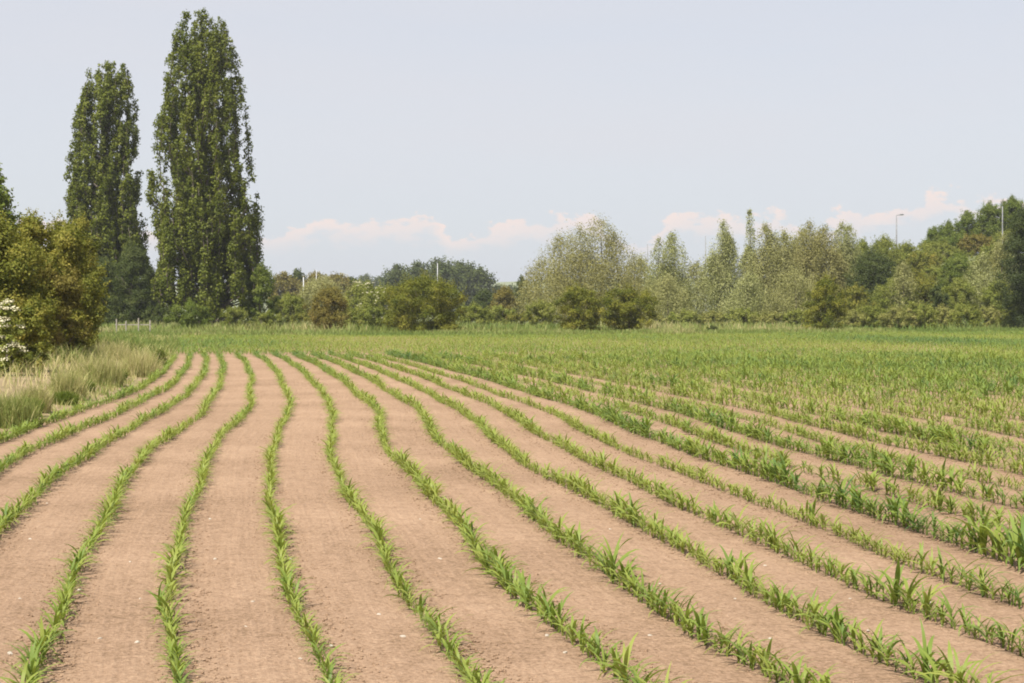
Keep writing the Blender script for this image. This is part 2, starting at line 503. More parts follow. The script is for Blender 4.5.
ROWNAME = {0: "in the first crop row from the left along the bottom edge",
           1: "in the second crop row from the left along the bottom edge",
           2: "in the third crop row from the left along the bottom edge",
           3: "in the fourth crop row from the left along the bottom edge",
           4: "in the fifth crop row from the left along the bottom edge",
           5: "in the sixth crop row from the left along the bottom edge",
           6: "in the row that ends near the bottom right corner",
           7: "in the lowest row that leaves by the right edge",
           8: "in the second lowest row that leaves by the right edge",
           9: "in the third lowest row leaving by the right edge"}
near_me = []
for i, (v, q) in enumerate(NEARV):
    t = np.clip(0.36 + rng.normal(0, 0.08) + 0.8 * (np.clip(v[:, 2], 0, .2) - 0.12), 0, 1)
    near_me.append(mesh_np("maize_plant", v, q, M['maize'], t, smooth=True))
protos = [None] * len(near_me)
for i in sorted(near_ids, key=lambda i: PY[i]):
    vi = int(rng.integers(len(near_me)))
    if protos[vi] is None:
        o = obj("maize_plant", near_me[vi]); protos[vi] = o
    else:
        o = protos[vi].copy(); COL.objects.link(o)
    o.location = (PX[i], PY[i], 0.0)
    o.rotation_euler = (rng.normal(0, 0.08), rng.normal(0, 0.08), rng.uniform(0, 6.283))
    s = PS[i]; o.scale = (s * rng.uniform(0.9, 1.1), s, s * rng.uniform(0.9, 1.15))
    k = int(PK[i])
    tag(o, "young green maize plant " + ROWNAME.get(k, "in a row left of the first full row"), "maize plant", "young maize plants nearest the camera")

rest = np.array([i for i in range(len(PX)) if i not in near_ids])
Vs, Qs, Ts, nv = [], [], [], 0
for lo, hi, VAR in ((0, 26, NEARV), (26, 62, MIDV), (62, 999, FARV)):
    sel = rest[(PY[rest] >= lo) & (PY[rest] < hi)]
    which = rng.integers(len(VAR), size=len(sel))
    for vi, (v, q) in enumerate(VAR):
        id_ = sel[which == vi]
        if not len(id_): continue
        a = rng.uniform(0, 6.283, len(id_)); s = PS[id_]
        ca, sa = np.cos(a) * s, np.sin(a) * s
        wide = 1.0 if lo < 60 else 1.25
        X = PX[id_][:, None] + (v[None, :, 0] * ca[:, None] - v[None, :, 1] * sa[:, None]) * wide
        Y = PY[id_][:, None] + (v[None, :, 0] * sa[:, None] + v[None, :, 1] * ca[:, None]) * wide
        Z = v[None, :, 2] * s[:, None] * rng.uniform(0.9, 1.15, (len(id_), 1))
        Vs.append(np.stack([X, Y, Z], -1).reshape(-1, 3))
        Qs.append((q[None] + (np.arange(len(id_)) * len(v))[:, None, None]).reshape(-1, 4) + nv)
        nv += len(id_) * len(v)
        Ts.append(np.clip((0.38 + PG[id_] + rng.normal(0, 0.19, len(id_)))[:, None] + 0.8 * (np.clip(v[None, :, 2], 0, .2) - 0.12), 0, 1).ravel())
crop = obj("maize_crop", mesh_np("maize_crop", np.concatenate(Vs), np.concatenate(Qs), M['maize'], np.concatenate(Ts), smooth=True))
tag(crop, "wavy rows of young green maize running back to the headland", "maize", kind='stuff')

# ------------------------------------------------------------------ clods and flints on the soil
OCT_V = np.array([(1, 0, 0), (-1, 0, 0), (0, 1, 0), (0, -1, 0), (0, 0, 1), (0, 0, -1)], float)
OCT_F = np.array([(0, 2, 4), (2, 1, 4), (1, 3, 4), (3, 0, 4), (2, 0, 5), (1, 2, 5), (3, 1, 5), (0, 3, 5)])


def lumps(n, dmin, dmax, smin, smax):
    d = dmin * (dmax / dmin) ** rng.random(n)
    x = rng.uniform(-0.32, 0.32, n) * d
    keep = x > field_left(d) + 0.1
    d, x = d[keep], x[keep]; n = len(d)
    s = smin * (smax / smin) ** (rng.random(n) ** 1.6)
    v = OCT_V[None] * (1 + rng.normal(0, 0.25, (n, 6, 1))) * s[:, None, None] * np.array([1, 1, 0.75])
    a = rng.uniform(0, 6.28, n)
    X = v[..., 0] * np.cos(a)[:, None] - v[..., 1] * np.sin(a)[:, None] + x[:, None]
    Y = v[..., 0] * np.sin(a)[:, None] + v[..., 1] * np.cos(a)[:, None] + d[:, None]
    Z = v[..., 2] + s[:, None] * 0.35
    return np.stack([X, Y, Z], -1).reshape(-1, 3), (OCT_F[None] + (np.arange(n) * 6)[:, None, None]).reshape(-1, 3)


lv, lf = lumps(80000, 7.5, 45, 0.004, 0.013)
tag(obj("soil_clods", mesh_np("soil_clods", lv, lf, M['soil'])), "crumbly brown clods scattered on the bare soil between the rows", "soil clods", kind='stuff')

flint_me = []
for i in range(6):
    v = unit(rng.normal(size=(1, 3)))
    bmv = []
    import bmesh
    bm = bmesh.new(); bmesh.ops.create_icosphere(bm, subdivisions=2, radius=1.0)
    k1 = rng.normal(size=(4, 3)) * 1.6
    for vert in bm.verts:
        p = np.array(vert.co); s = 1 + 0.16 * sum(math.sin(float(np.dot(p, q)) * 1.5 + j) for j, q in enumerate(k1)) / 2
        vert.co = (p[0] * s * 1.25, p[1] * s * 0.9, p[2] * s * 0.6)
    me = bpy.data.meshes.new("flint_stone"); bm.to_mesh(me); bm.free(); me.materials.append(M['flint'])
    flint_me.append(me)
spots = [(47, 504), (130, 563), (79, 591), (253, 603), (215, 560), (137, 644), (331, 647), (547, 637), (565, 654), (650, 637), (930, 604), (735, 600),
         (379, 616), (403, 638), (440, 560), (20, 600), (100, 640), (246, 628), (660, 585), (700, 640), (770, 640), (850, 600), (905, 660), (610, 530), (545, 500),
         (300, 660), (420, 520), (30, 540), (210, 520), (290, 560), (765, 567), (868, 632), (140, 600), (10, 655), (520, 600)]
for px, py in spots:
    d = EYE * F / (py - HOR)
    o = obj("flint_stone", flint_me[int(rng.integers(6))], loc=(X_at(px, d), d, 0.008))
    s = rng.uniform(0.008, 0.016); o.scale = (s, s, s); o.rotation_euler = (rng.normal(0, .2), rng.normal(0, .2), rng.uniform(0, 6.28))
    tag(o, "small pale flint lying on the bare brown soil between maize rows", "stone", "pale flints on the soil")


# ------------------------------------------------------------------ trees and shrubs
def trunk_mesh(h, r0, limbs, spread):
    mb = MB()
    bend = rng.normal(0, 0.02, 2) * h
    zs = np.linspace(-0.15, h, 7)
    pts = np.stack([bend[0] * (zs / h) ** 2, bend[1] * (zs / h) ** 2, zs], -1)
    mb.tube(pts, r0 * (1 - 0.85 * np.linspace(0, 1, 7)) + 0.01, 7)
    for _ in range(limbs):
        t = rng.uniform(0.15, 0.75); p0 = np.array([bend[0] * t * t, bend[1] * t * t, t * h])
        a = rng.uniform(0, 6.28); ln = spread * rng.uniform(0.6, 1.0)
        p1 = p0 + np.array([math.cos(a) * ln * .5, math.sin(a) * ln * .5, ln * 0.35]); p2 = p0 + np.array([math.cos(a) * ln, math.sin(a) * ln, ln * 0.95])
        mb.tube([p0, p1, p2], np.array([0.45, 0.3, 0.1]) * r0 * (1 - t * .6) + 0.006, 5)
    return mb.mesh("trunk", M['bark'])


def bush(name, label, cat, px, d, top, hw, mat, group=None, base=None, leaf=None, n=None, flowers=0, vert=0.85, trunk='stem', crown='foliage', low=0.0,
         aspect=0.6, rough=0.13, open_=0.0, skew=0.0, lobes=None, flat=0.55, shape=0.42):
    """domed shrub or round tree: clumps of leaves round short stems"""
    x = X_at(px, d); z0 = float(terrain(x, d)) if base is None else base
    H = Z_at(top, d) - z0; R = 1.16 * hw / F * d
    t = thing(name, label, cat, (x, d, z0), group)
    leaf = leaf or max(0.09, 1.35 * d / F)
    obj(trunk, trunk_mesh(H * (0.72 if trunk == 'trunk' else 0.5), max(0.05, 0.035 * H) * (1 if trunk == 'trunk' else .5), 7 if trunk == 'stem' else 9, min(R, H) * 0.75), t)
    ncl = int(np.clip(34 + 11 * R * H, 50, 240))
    ang = rng.uniform(0, 6.28, ncl); q1, q2, q3 = rng.uniform(0, 6.28, 3)
    tt = low + (1 - low) * rng.random(ncl) ** 0.8
    prof = np.where(tt > shape, np.clip(1 - (np.clip(tt - shape, 0, 1) / (1 - shape)) ** 2.6, 0, 1) ** 0.45, 0.84 + 0.16 * np.clip((tt - low) / max(shape - low, .01), 0, 1))
    rr = R * prof * (1 + rough * 0.7 * np.sin(2 * ang + q1) + rough * 0.6 * np.sin(3 * ang + q2 + 4 * tt) + rough * 0.5 * np.sin(5 * ang + q3 - 7 * tt))
    rad = rr * np.clip(rng.random(ncl) ** 0.38, 0.2, 1.0) * 1.05
    crad = np.clip(min(R, H * .6) * rng.uniform(0.20, 0.36, ncl), 0.12, 3.0)
    zc = np.clip(tt * H, crad * vert * 0.85, H - crad * vert * 0.72)
    # height varies round the crown so that the outline is uneven
    zc = zc * (1 + 0.05 * np.sin(2 * ang + q2) * tt + rng.normal(0, 0.03, ncl))
    radc = np.maximum(rad - crad * 0.75, 0)
    cl = np.stack([np.cos(ang) * radc + skew * R * tt, np.sin(ang) * radc, zc], -1)
    if n is None:
        n = int(np.clip(4.6 * (4 * R * H + 2 * R * R) / (leaf * leaf * aspect), 1500, 60000))
    # loose shoots sticking out of the outline
    ns = int(ncl * 1.2); k = rng.integers(ncl, size=ns)
    sdir = unit(unit(cl[k] * np.array([1, 1, 0.3]) + 1e-3) * 0.5 + np.array([0, 0, 0.9]) + rng.normal(size=(ns, 3)) * 0.35)
    per = 12
    tline = rng.random((ns, per))
    pts = cl[k][:, None] + sdir[:, None] * (crad[k][:, None, None] * (0.7 + 0.6 * tline[..., None])) + rng.normal(size=(ns, per, 3)) * leaf * 0.5
    pts = pts.reshape(-1, 3); pts = pts[pts[:, 2] > 0.02]
    v, f = leaf_quads(pts, unit(rng.normal(size=(len(pts), 3)) + np.array([0, 0, .3])), leaf * rng.uniform(.5, 1.1, len(pts)), leaf * aspect * rng.uniform(.5, 1.1, len(pts)))
    obj(crown, foliage(crown, cl, crad, np.clip(0.5 + rng.normal(0, 0.16, ncl), 0, 1), n, leaf, aspect, mat, vert, shell=.25,
                       extra=(v, f, np.repeat(np.clip(rng.normal(.62, .18, len(pts)), 0, 1), 4))), t)
    if flowers:
        fz = rng.integers(ncl, size=flowers)
        dirs = unit(cl[fz] * np.array([1, 1, .6]) + np.array([0, -R * 1.2, R * .5]) + rng.normal(size=(flowers, 3)) * R * .5)
        fc = cl[fz] + dirs * crad[fz][:, None] * 0.98
        per = 16
        pts = (fc[:, None] + rng.normal(size=(flowers, per, 3)) * np.array([1, 1, .4]) * max(0.055, 0.75 * d / F) * 0.9).reshape(-1, 3)
        s = max(0.05, 0.75 * d / F)
        v, f = leaf_quads(pts, unit(rng.normal(size=(len(pts), 3)) * .6 + np.array([0, -.4, 1])), np.full(len(pts), s), np.full(len(pts), s * .8))
        fo = obj("flower_heads", mesh_np("flower_heads", v, f, M['flower'], np.repeat(rng.random(len(pts)), 4)), t)
        fo['kind'] = 'stuff'
    return t


def spire(name, label, cat, px, d, top, hw, mat, group=None, base=None, tops=None, leaf=None, n=None, aspect=0.45, low=0.02, dense=1.0, point=1.35):
    """pale upright willow or young poplar: feathery shoots rising to several pointed tops; tops = [(dx px, top px, hw px)]"""
    x = X_at(px, d); z0 = float(terrain(x, d)) if base is None else base
    t = thing(name, label, cat, (x, d, z0), group)
    tops = tops or [(0, top, hw)]
    leaf = leaf or 1.7 * d / F
    mb = MB(); CL, CR, CT = [], [], []
    area = 0
    for dx, tp, w in tops:
        H = Z_at(tp, d) - z0; R = 1.5 * w / F * d; ox = dx / F * d; oy = rng.uniform(-0.3, 0.3) * R
        area += 2 * R * H
        lean = rng.normal(0, 0.03) * H
        zs = np.linspace(-0.1, H * 0.96, 6)
        mb.tube(np.stack([ox * np.minimum(1, zs / H * 3 + .15) + lean * (zs / H) ** 2, oy * zs / H, zs], -1), np.array([1, .85, .65, .45, .25, .08]) * (0.012 * H + 0.04), 6)
        nl = int(np.clip(22 + 9 * R * H * .4, 30, 90))
        for _ in range(nl):
            h0 = rng.uniform(low, 0.86); az = rng.uniform(0, 6.28); ln = rng.uniform(0.16, 0.30)
            m = 7
            for s in np.linspace(0.15, 1, m):
                tz = min(h0 + ln * s, 1.0)
                rp = R * np.clip(1 - tz ** 1.5, 0, 1) ** (1 / point) * (0.6 + 0.4 * min(1, tz / 0.25))
                rad = rp * min(1, 1.25 * s ** .7) * rng.uniform(0.75, 1.0)
                CL.append((ox + lean * tz ** 2 + math.cos(az) * rad + rng.normal(0, .05) * R, oy + math.sin(az) * rad, tz * H))
                CR.append(max(0.22, R * rng.uniform(0.16, 0.30))); CT.append(rng.normal(.5, .14))
        for s in np.linspace(low + .1, 1, 14):
            CL.append((ox + lean * s ** 2, oy, s * H - .1)); CR.append(max(0.14, R * 0.22 * (1.15 - s))); CT.append(.5)
    CL, CR, CT = np.array(CL), np.array(CR), np.clip(np.array(CT), 0, 1)
    obj("trunk", mb.mesh("trunk", M['bark']), t)
    n = n or int(np.clip(dense * 3.4 * area / (leaf * leaf * aspect), 2500, 70000))
    obj("crown", foliage("crown", CL, CR, CT, n, leaf, aspect, mat, 1.7, up_bias=0.9, up=.2, shell=.2, tn=.09), t)
    return t


def lombardy(name, label, d, prof, base_py, nl, nleaf, mat, leaf=0.27):
    """tall Lombardy poplar; prof = [(py, x left, x right)] outline measured on site"""
    prof = np.array(prof, float)
    zt = Z_at(prof[:, 0], d); o_ = np.argsort(zt)
    zt = zt[o_]; xl = X_at(prof[o_, 1], d); xr = X_at(prof[o_, 2], d)
    cx = float(np.mean((xl + xr) / 2)); z0 = 0.0
    H = zt.max()
    t = thing(name, label, 'tree', (cx, d, z0))
    mb = MB()
    zs = np.linspace(-0.2, H * 0.88, 9)
    mid = lambda z: np.interp(z, zt, (xl + xr) / 2 - cx)
    rad = lambda z: np.interp(z, zt, (xr - xl) / 2)
    m5 = mid(zs) * np.minimum(1, zs / 6).clip(0)
    mb.tube(np.stack([m5, zs * 0, zs], -1), np.linspace(0.62, 0.05, 9), 9)
    CL, CR, CT = [], [], []
    ga = 2.39996
    for i in range(nl):
        u = (i + .5) / nl
        h0 = H * (-0.02 + 0.85 * u) + rng.normal(0, .3)
        if i % 4 == 0: h0 = rng.uniform(0.2, H * .2)
        h0 = max(h0, .2)
        az = i * ga + rng.normal(0, .25)
        ln = rng.uniform(4.5, 8.5) * (1 - 0.35 * u)
        uu = rng.uniform(0.84, 1.02) if i % 3 == 0 else np.sqrt(rng.uniform(0.04, 0.92)); m = 9
        tint = rng.normal(.5, .1)
        P = []
        for s in np.linspace(0, 1, m):
            z = min(h0 + ln * s, H - 0.05 - 1.0 * uu ** 2)
            r = rad(z) * uu * min(1, (1.7 if h0 > 3 else 2.6) * s ** .75) * 1.0
            c = mid(z)
            P.append((c + math.cos(az) * r, math.sin(az) * r, z))
            if s > .18:
                CL.append((c + math.cos(az) * r + rng.normal(0, .12), math.sin(az) * r + rng.normal(0, .12), z + rng.normal(0, .12)))
                CR.append(rng.uniform(0.36, 0.72) * (1 - .35 * max(0, s - .6)) * (.75 + .25 * (1 - u)))
                CT.append(tint + rng.normal(0, .09))
        P = np.array(P); mb.tube(P[::2], np.linspace(.10, .02, len(P[::2])) * (1.2 - .7 * u), 5)
    for z in np.linspace(H * .45, H - .3, 46):          # the leader keeps its own leaves to the tip
        CL.append((float(mid(z)) + rng.normal(0, .3) * (1 - z / H + .3), rng.normal(0, .35) - .3, z)); CR.append(rng.uniform(.38, .62) * (1 if z < H - 1.5 else .75)); CT.append(rng.normal(.5, .1))
    CL, CR, CT = np.array(CL), np.array(CR), np.clip(np.array(CT), 0, 1)
    obj("trunk", mb.mesh("trunk", M['bark']), t)
    obj("crown", foliage("crown", CL, CR, CT, nleaf, leaf, 0.8, mat, 1.35, shell=.35, up=.3), t)
    return t


# --- the two poplars
lombardy("lombardy_poplar", "tallest tree, dark green columnar poplar left of centre against the sky", 150,
         [(8, 196, 212), (14, 186, 222), (40, 172, 231), (60, 167, 238), (100, 161, 245), (130, 153, 247), (160, 153, 248), (200, 153, 257), (235, 156, 259), (260, 160, 258), (290, 152, 267), (325, 160, 264)], 325, 340, 150000, M['poplar'], 0.19)
lombardy("lombardy_poplar", "shorter columnar poplar standing left of the tallest tree", 166,
         [(60, 98, 116), (66, 92, 126), (90, 84, 134), (110, 77, 137), (130, 73, 138), (160, 71, 138), (200, 70, 138), (240, 72, 144), (270, 78, 150), (300, 84, 152), (325, 92, 146)], 325, 250, 105000, M['poplar'], 0.21)

# --- left hand side
bush("field_maple", "fresh green tree cut by the left edge, rising behind the olive hedge bushes", "tree", -7, 85, 180, 30, M['fresh'], trunk='trunk', crown='crown', leaf=.2, low=.2)
HB = "hawthorn bushes of the hedge on the left"
bush("hawthorn_bush", "big olive hawthorn bush cut by the left edge above the white elder flowers", "bush", 0, 50, 224, 54, M['hawthorn'], HB, base=.15, leaf=.085, aspect=.65)
bush("hawthorn_bush", "olive brown hawthorn bush in the middle of the left hedge, touching the small poplar", "bush", 58, 58, 224, 40, M['hawthorn'], HB, base=.15, leaf=.09)
bush("hawthorn_bush", "tall olive bush between the left-edge bush and the middle bush of the hedge", "bush", 32, 54, 221, 34, M['hawthorn'], HB, base=.15, leaf=.09)
bush("hawthorn_bush", "low dark bush at the right-hand foot of the left hedge, beside the sign post", "bush", 73, 62, 288, 16, M['hawthorn'], HB, base=.15, leaf=.085)
bush("hawthorn_bush", "right-hand end bush of the left hedge, next to the pale green sign", "bush", 74, 66, 227, 28, M['hawthorn'], HB, base=.15, leaf=.09)
bush("hawthorn_bush", "low brownish hawthorn bush in front of the left hedge, above the dry grass", "bush", 52, 51, 272, 34, M['brownbush'], HB, base=.15, leaf=.08)
bush("elder_bush", "elder bush with cream flower heads at the left edge in front of the hedge", "bush", 6, 40, 303, 17, M['elder'], base=.1, leaf=.08, flowers=60)
bush("hawthorn_bush", "lowest olive bush at the left end of the hedge foot, behind the tall edge tussock", "bush", 26, 42.5, 308, 24, M['hawthorn'], HB, base=.05, leaf=.075)
bush("hawthorn_bush", "low olive bush at the right end of the hedge foot, under the dark hedge end", "bush", 74, 53, 312, 15, M['hawthorn'], HB, base=.05, leaf=.08)
bush("hawthorn_bush", "low olive bush at the foot of the hedge just right of the white elder flowers", "bush", 32, 47, 302, 22, M['hawthorn'], HB, base=.1, leaf=.08)
bush("hawthorn_bush", "low olive bush at the foot of the hedge facing the middle of the dry bank", "bush", 62, 54, 300, 20, M['hawthorn'], HB, base=.1, leaf=.085)
bush("sycamore_tree", "dark leafy tree filling the gap between the two poplars, low down", "tree", 132, 158, 250, 22, M['dark'], trunk='trunk', crown='crown')
bush("sycamore_tree", "dark tree at the foot of the shorter poplar behind the hedge end", "tree", 104, 160, 262, 24, M['dark'], trunk='trunk', crown='crown')
bush("sycamore_tree", "low dark tree filling the foot of the gap between the two poplars", "tree", 152, 168, 274, 17, M['dark'], trunk='trunk', crown='crown')
bush("ash_tree", "small green tree hugging the right side of the tallest poplar", "tree", 260, 149, 266, 17, M['fresh'], trunk='trunk', crown='crown')
bush("hazel_bush", "rounded light green bush in front of the foot of the tallest poplar", "bush", 190, 138, 303, 21, M['fresh'])
bush("bramble_bush", "low bramble bush at the right foot of the tallest poplar", "bush", 236, 140, 309, 15, M['olive'])
bush("bramble_bush", "low olive bush right of the tallest poplar, touching the small tree", "bush", 268, 142, 314, 14, M['olive'])
bush("bramble_bush", "dark low bramble under the gap between the poplars", "bush", 158, 148, 306, 14, M['dark'])

# --- middle distance, left of centre
bush("hawthorn_bush", "narrow dark brown bush standing at the field edge left of the flowering elder", "bush", 328, 132, 289, 21, M['brownbush'])
bush("elder_bush", "pale elder bush full of cream flowers between the brown bush and the big round bush", "bush", 368, 156, 285, 25, M['elder'], flowers=130)
bush("hawthorn_bush", "biggest round olive bush at the field edge, centre left", "bush", 424, 127, 278, 40, M['thorn'], low=0.0, shape=.55, vert=.7)
bush("low_scrub", "green scrub in front of the flowering elder bush", "scrub", 368, 143, 308, 26, M['olive'])
bush("low_scrub", "pale green scrub bush just right of the small tree beside the tallest poplar", "scrub", 290, 172, 296, 20, M['olive'])
bush("low_scrub", "low scrub between the small poplar-side tree and the brown bush", "scrub", 304, 152, 315, 20, M['hawthorn'])
bush("low_scrub", "pale scrub rising behind the narrow brown bush", "scrub", 322, 215, 281, 26, M['willow'])
bush("low_scrub", "scrub right of the biggest round bush", "scrub", 472, 160, 306, 20, M['olive'])
bush("low_scrub", "pale cream-tinged scrub halfway between the biggest round bush and the willow", "scrub", 500, 170, 308, 18, M['elder'])
bush("low_scrub", "yellow green square-topped shrub at the left foot of the large willow", "scrub", 541, 152, 303, 14, M['yellow'], shape=.7)
bush("low_scrub", "low olive scrub between pale scrub and the yellow green shrub", "scrub", 520, 162, 314, 15, M['hawthorn'])
bush("goat_willow", "dark rounded bush in the gap between the biggest round bush and the willow", "bush", 505, 205, 289, 15, M['brownbush'])
bush("goat_willow", "dark green bush just left of the dark rounded bush in the gap", "bush", 484, 230, 293, 13, M['dark'])
bush("goat_willow", "small dark tree top at the left edge of the large willow", "bush", 522, 240, 280, 9, M['dark'])

# --- far trees
FW = "dark trees of the distant clump"
for px, top, hw, lb in ((396, 266, 17, "leftmost dark tree of the distant clump behind the biggest round bush"),
                        (418, 263, 15, "second tree from the left in the distant dark clump"),
                        (440, 260, 19, "tallest middle tree of the distant dark clump, behind the thin pole"),
                        (462, 262, 16, "second tree from the right in the distant dark clump"),
                        (480, 268, 14, "rightmost tree of the distant dark clump")):
    bush("distant_oak", lb, "tree", px, 450 + rng.uniform(-12, 12), top + 5, hw * 1.25, M['dark'], FW, trunk='trunk', crown='crown', leaf=.62, low=.0)
FB = "brownish trees of the far wood on the left"
for px, top, hw, m_, lb in ((284, 274, 11, 'brownbush', "far brownish tree beside the right flank of the tallest poplar"),
                            (298, 271, 7, 'dark', "small dark far tree just left of the two thin poles"),
                            (317, 274, 13, 'brownbush', "far brown tree behind the taller of the two thin poles"),
                            (337, 275, 12, 'brownbush', "far brown tree right of the two thin poles"),
                            (352, 278, 9, 'dark', "last far tree of the brownish wood, nearest the bluish trees")):
    bush("distant_tree", lb, "tree", px, 360 + rng.uniform(-10, 10), top + 4, hw * 1.45, M[m_], FB, trunk='trunk', crown='crown', leaf=.5, low=.0)
for px, top, hw, lb in ((366, 278, 9, "far bluish tree in the dip left of the dark clump"), (380, 279, 9, "far bluish tree touching the left end of the dark clump"),
                        (510, 288, 9, "hazy far tree under the skyline left of the willow"), (497, 289, 8, "hazy far tree just right of the dark clump")):
    bush("distant_tree", lb, "tree", px, 800, top + 2, hw * 1.4, M['dark'], "hazy trees far away", trunk='trunk', crown='crown', leaf=1.1, low=.0)

# --- the large willow and the pale row of willows
spire("crack_willow", "large grey olive willow with several rounded tops right of centre", "tree", 584, 182, 225, 50, M['willow_brown'],
      tops=[(-42, 262, 20), (-24, 240, 24), (-4, 232, 24), (19, 222, 22), (36, 238, 20), (50, 256, 15), (-55, 280, 13), (0, 262, 48)], point=2.3, dense=.9)
WG = "row of pale willows and young poplars"
spire("white_willow", "pale silvery willow with two tops, first in the row right of the large willow", "tree", 668, 186, 236, 22, M['silver'], WG,
      tops=[(-11, 240, 10), (8, 236, 15), (0, 268, 26)], point=2.0)
spire("white_willow", "lower pale willow filling in behind the right round bush", "tree", 640, 194, 262, 20, M['willow'], WG, point=2.4)
spire("white_willow", "low pale willow between the first pair of spires and the pointed poplar", "tree", 697, 190, 266, 16, M['willow'], WG, point=2.2)
spire("young_poplar", "pointed pale poplar with ragged crown in the middle of the pale row", "tree", 720, 186, 225, 17, M['silver'], WG, tops=[(0, 225, 14), (8, 238, 13), (-3, 258, 22)], point=2.0)
spire("young_poplar", "tallest thin spire of the pale row, with a bare stem below its tip", "tree", 751, 190, 212, 10, M['silver'], WG, tops=[(0, 212, 7), (0, 250, 13)], point=1.8)
spire("white_willow", "pale willow just right of the thin spire", "tree", 774, 186, 228, 17, M['willow'], WG, tops=[(-2, 228, 13), (7, 238, 17), (-6, 250, 22)], point=2.8)
spire("white_willow", "broad pale willow left of the twin brownish tops", "tree", 798, 188, 236, 19, M['willow'], WG, tops=[(-6, 236, 16), (8, 234, 16), (0, 250, 26)], point=3.0)
spire("crack_willow", "brownish grey willow with twin tops near the dark shrub on the right", "tree", 820, 184, 226, 20, M['willow_brown'], WG, tops=[(-5, 226, 16), (5, 230, 16), (0, 248, 26)], point=3.0)
spire("white_willow", "last pale willow of the row, its two tips left of the tall lamp post", "tree", 845, 188, 226, 15, M['silver'], WG, tops=[(-5, 226, 11), (6, 228, 11), (0, 246, 20)], point=2.6)
spire("white_willow", "short pale willow in front of the row, left of the ragged field edge bush", "tree", 797, 166, 272, 22, M['willow'], WG, point=2.2)
spire("white_willow", "short pale willow low in the row under the thin spire", "tree", 745, 170, 280, 20, M['silver'], WG, point=2.2)
spire("white_willow", "short pale willow behind the right round bush's right side", "tree", 668, 168, 282, 22, M['willow'], WG, point=2.2)

# --- bushes at the field edge
bush("hawthorn_bush", "left one of the pair of round bushes in front of the large willow", "bush", 578, 131, 289, 25, M['thorn'], shape=.55, vert=.7)
bush("hawthorn_bush", "right one of the pair of round bushes, with dark leafy base and yellowish top", "bush", 629, 130, 290, 26, M['thorn'], shape=.55, vert=.7)
bush("hawthorn_bush", "ragged bush standing alone at the field edge below the pale willows", "bush", 826, 131, 281, 20, M['thorn'], rough=.2)
for px, top, hw, m_, lb in ((655, 311, 16, 'scrub', "low scrub right of the pair of round bushes"),
                            (684, 307, 18, 'elder', "low scrub under the first pair of pale spires"),
                            (712, 309, 17, 'scrub', "low scrub under the pointed pale poplar"),
                            (742, 306, 18, 'elder', "low scrub under the tallest thin spire"),
                            (772, 309, 16, 'scrub', "low scrub left of the ragged lone bush, third along"),
                            (796, 307, 15, 'elder', "low scrub touching the left side of the ragged lone bush")):
    bush("low_scrub", lb, "scrub", px, 154 + rng.uniform(-5, 5), top + 4, hw, M[m_])

# --- right bank
RB = "shrubs on the bank to the right"
for px, d, top, hw, m_, nm, lb in (
        (862, 205, 244, 16, 'olive', "goat_willow", "olive shrub behind the dark shrub, left of the tall lamp post"),
        (874, 182, 254, 24, 'dark', "holly_bush", "dark rounded shrub left of the tall lamp post's foot"),
        (884, 214, 240, 18, 'olive', "goat_willow", "smooth olive shrub on the skyline just left of the tall lamp post"),
        (905, 212, 246, 16, 'olive', "goat_willow", "olive shrub on the bank right of the tall lamp post"),
        (926, 208, 254, 20, 'hawthorn', "goat_willow", "brown green shrub midway up the bank"),
        (951, 214, 250, 18, 'olive', "goat_willow", "olive shrub under the dark ridge trees"),
        (921, 222, 250, 20, 'olive', "goat_willow", "olive shrub in the hollow between the tall lamp post and the ridge trees"),
        (934, 224, 243, 20, 'olive', "goat_willow", "broad olive shrub under the lowest ridge tree"),
        (956, 228, 236, 18, 'fresh', "goat_willow", "green shrub between the ridge trees and the bright green bank shrub"),
        (988, 196, 262, 20, 'hawthorn', "low_scrub", "olive scrub behind the pale pointed bank willow"),
        (940, 190, 268, 20, 'olive', "low_scrub", "olive scrub left of the bright green bank shrub"),
        (1010, 226, 232, 20, 'olive', "goat_willow", "olive shrub behind the dark oak, under the highest ridge tree"),
        (976, 220, 236, 16, 'brownbush', "goat_willow", "brownish shrub high on the bank left of the pale pole"),
        (958, 186, 258, 19, 'fresh', "goat_willow", "bright green shrub on the bank above the pale willows"),
        (994, 205, 246, 16, 'olive', "goat_willow", "olive shrub beside the foot of the pale pole"),
        (893, 170, 283, 22, 'olive', "low_scrub", "low scrub under the dark rounded shrub"),
        (922, 172, 278, 20, 'hawthorn', "low_scrub", "low scrub below the bank right of the pale pointed shrub"),
        (937, 156, 287, 11, 'dark', "holly_bush", "small dark round shrub at the foot of the bank"),
        (855, 162, 288, 18, 'hawthorn', "low_scrub", "olive scrub right of the ragged lone bush"),
        (958, 168, 280, 18, 'olive', "low_scrub", "olive scrub right of the small dark round shrub"),
        (1000, 165, 284, 20, 'olive', "low_scrub", "olive scrub left of the dark tree at the right edge")):
    bush(nm, lb, "bush", px, d, top, hw, M[m_], RB)
spire("white_willow", "pale pointed shrub willow below the tall lamp post", "tree", 904, 168, 266, 13, M['willow'], point=1.8)
spire("white_willow", "pale pointed willow on the bank near the right edge", "tree", 976, 172, 258, 18, M['silver'], point=1.7, tops=[(-5, 262, 10), (8, 256, 12), (0, 280, 20)])
spire("white_willow", "tall pale willow beside the dark tree at the right edge", "tree", 1001, 172, 238, 13, M['willow'], point=2.0)
RT = "dark green trees along the right ridge"
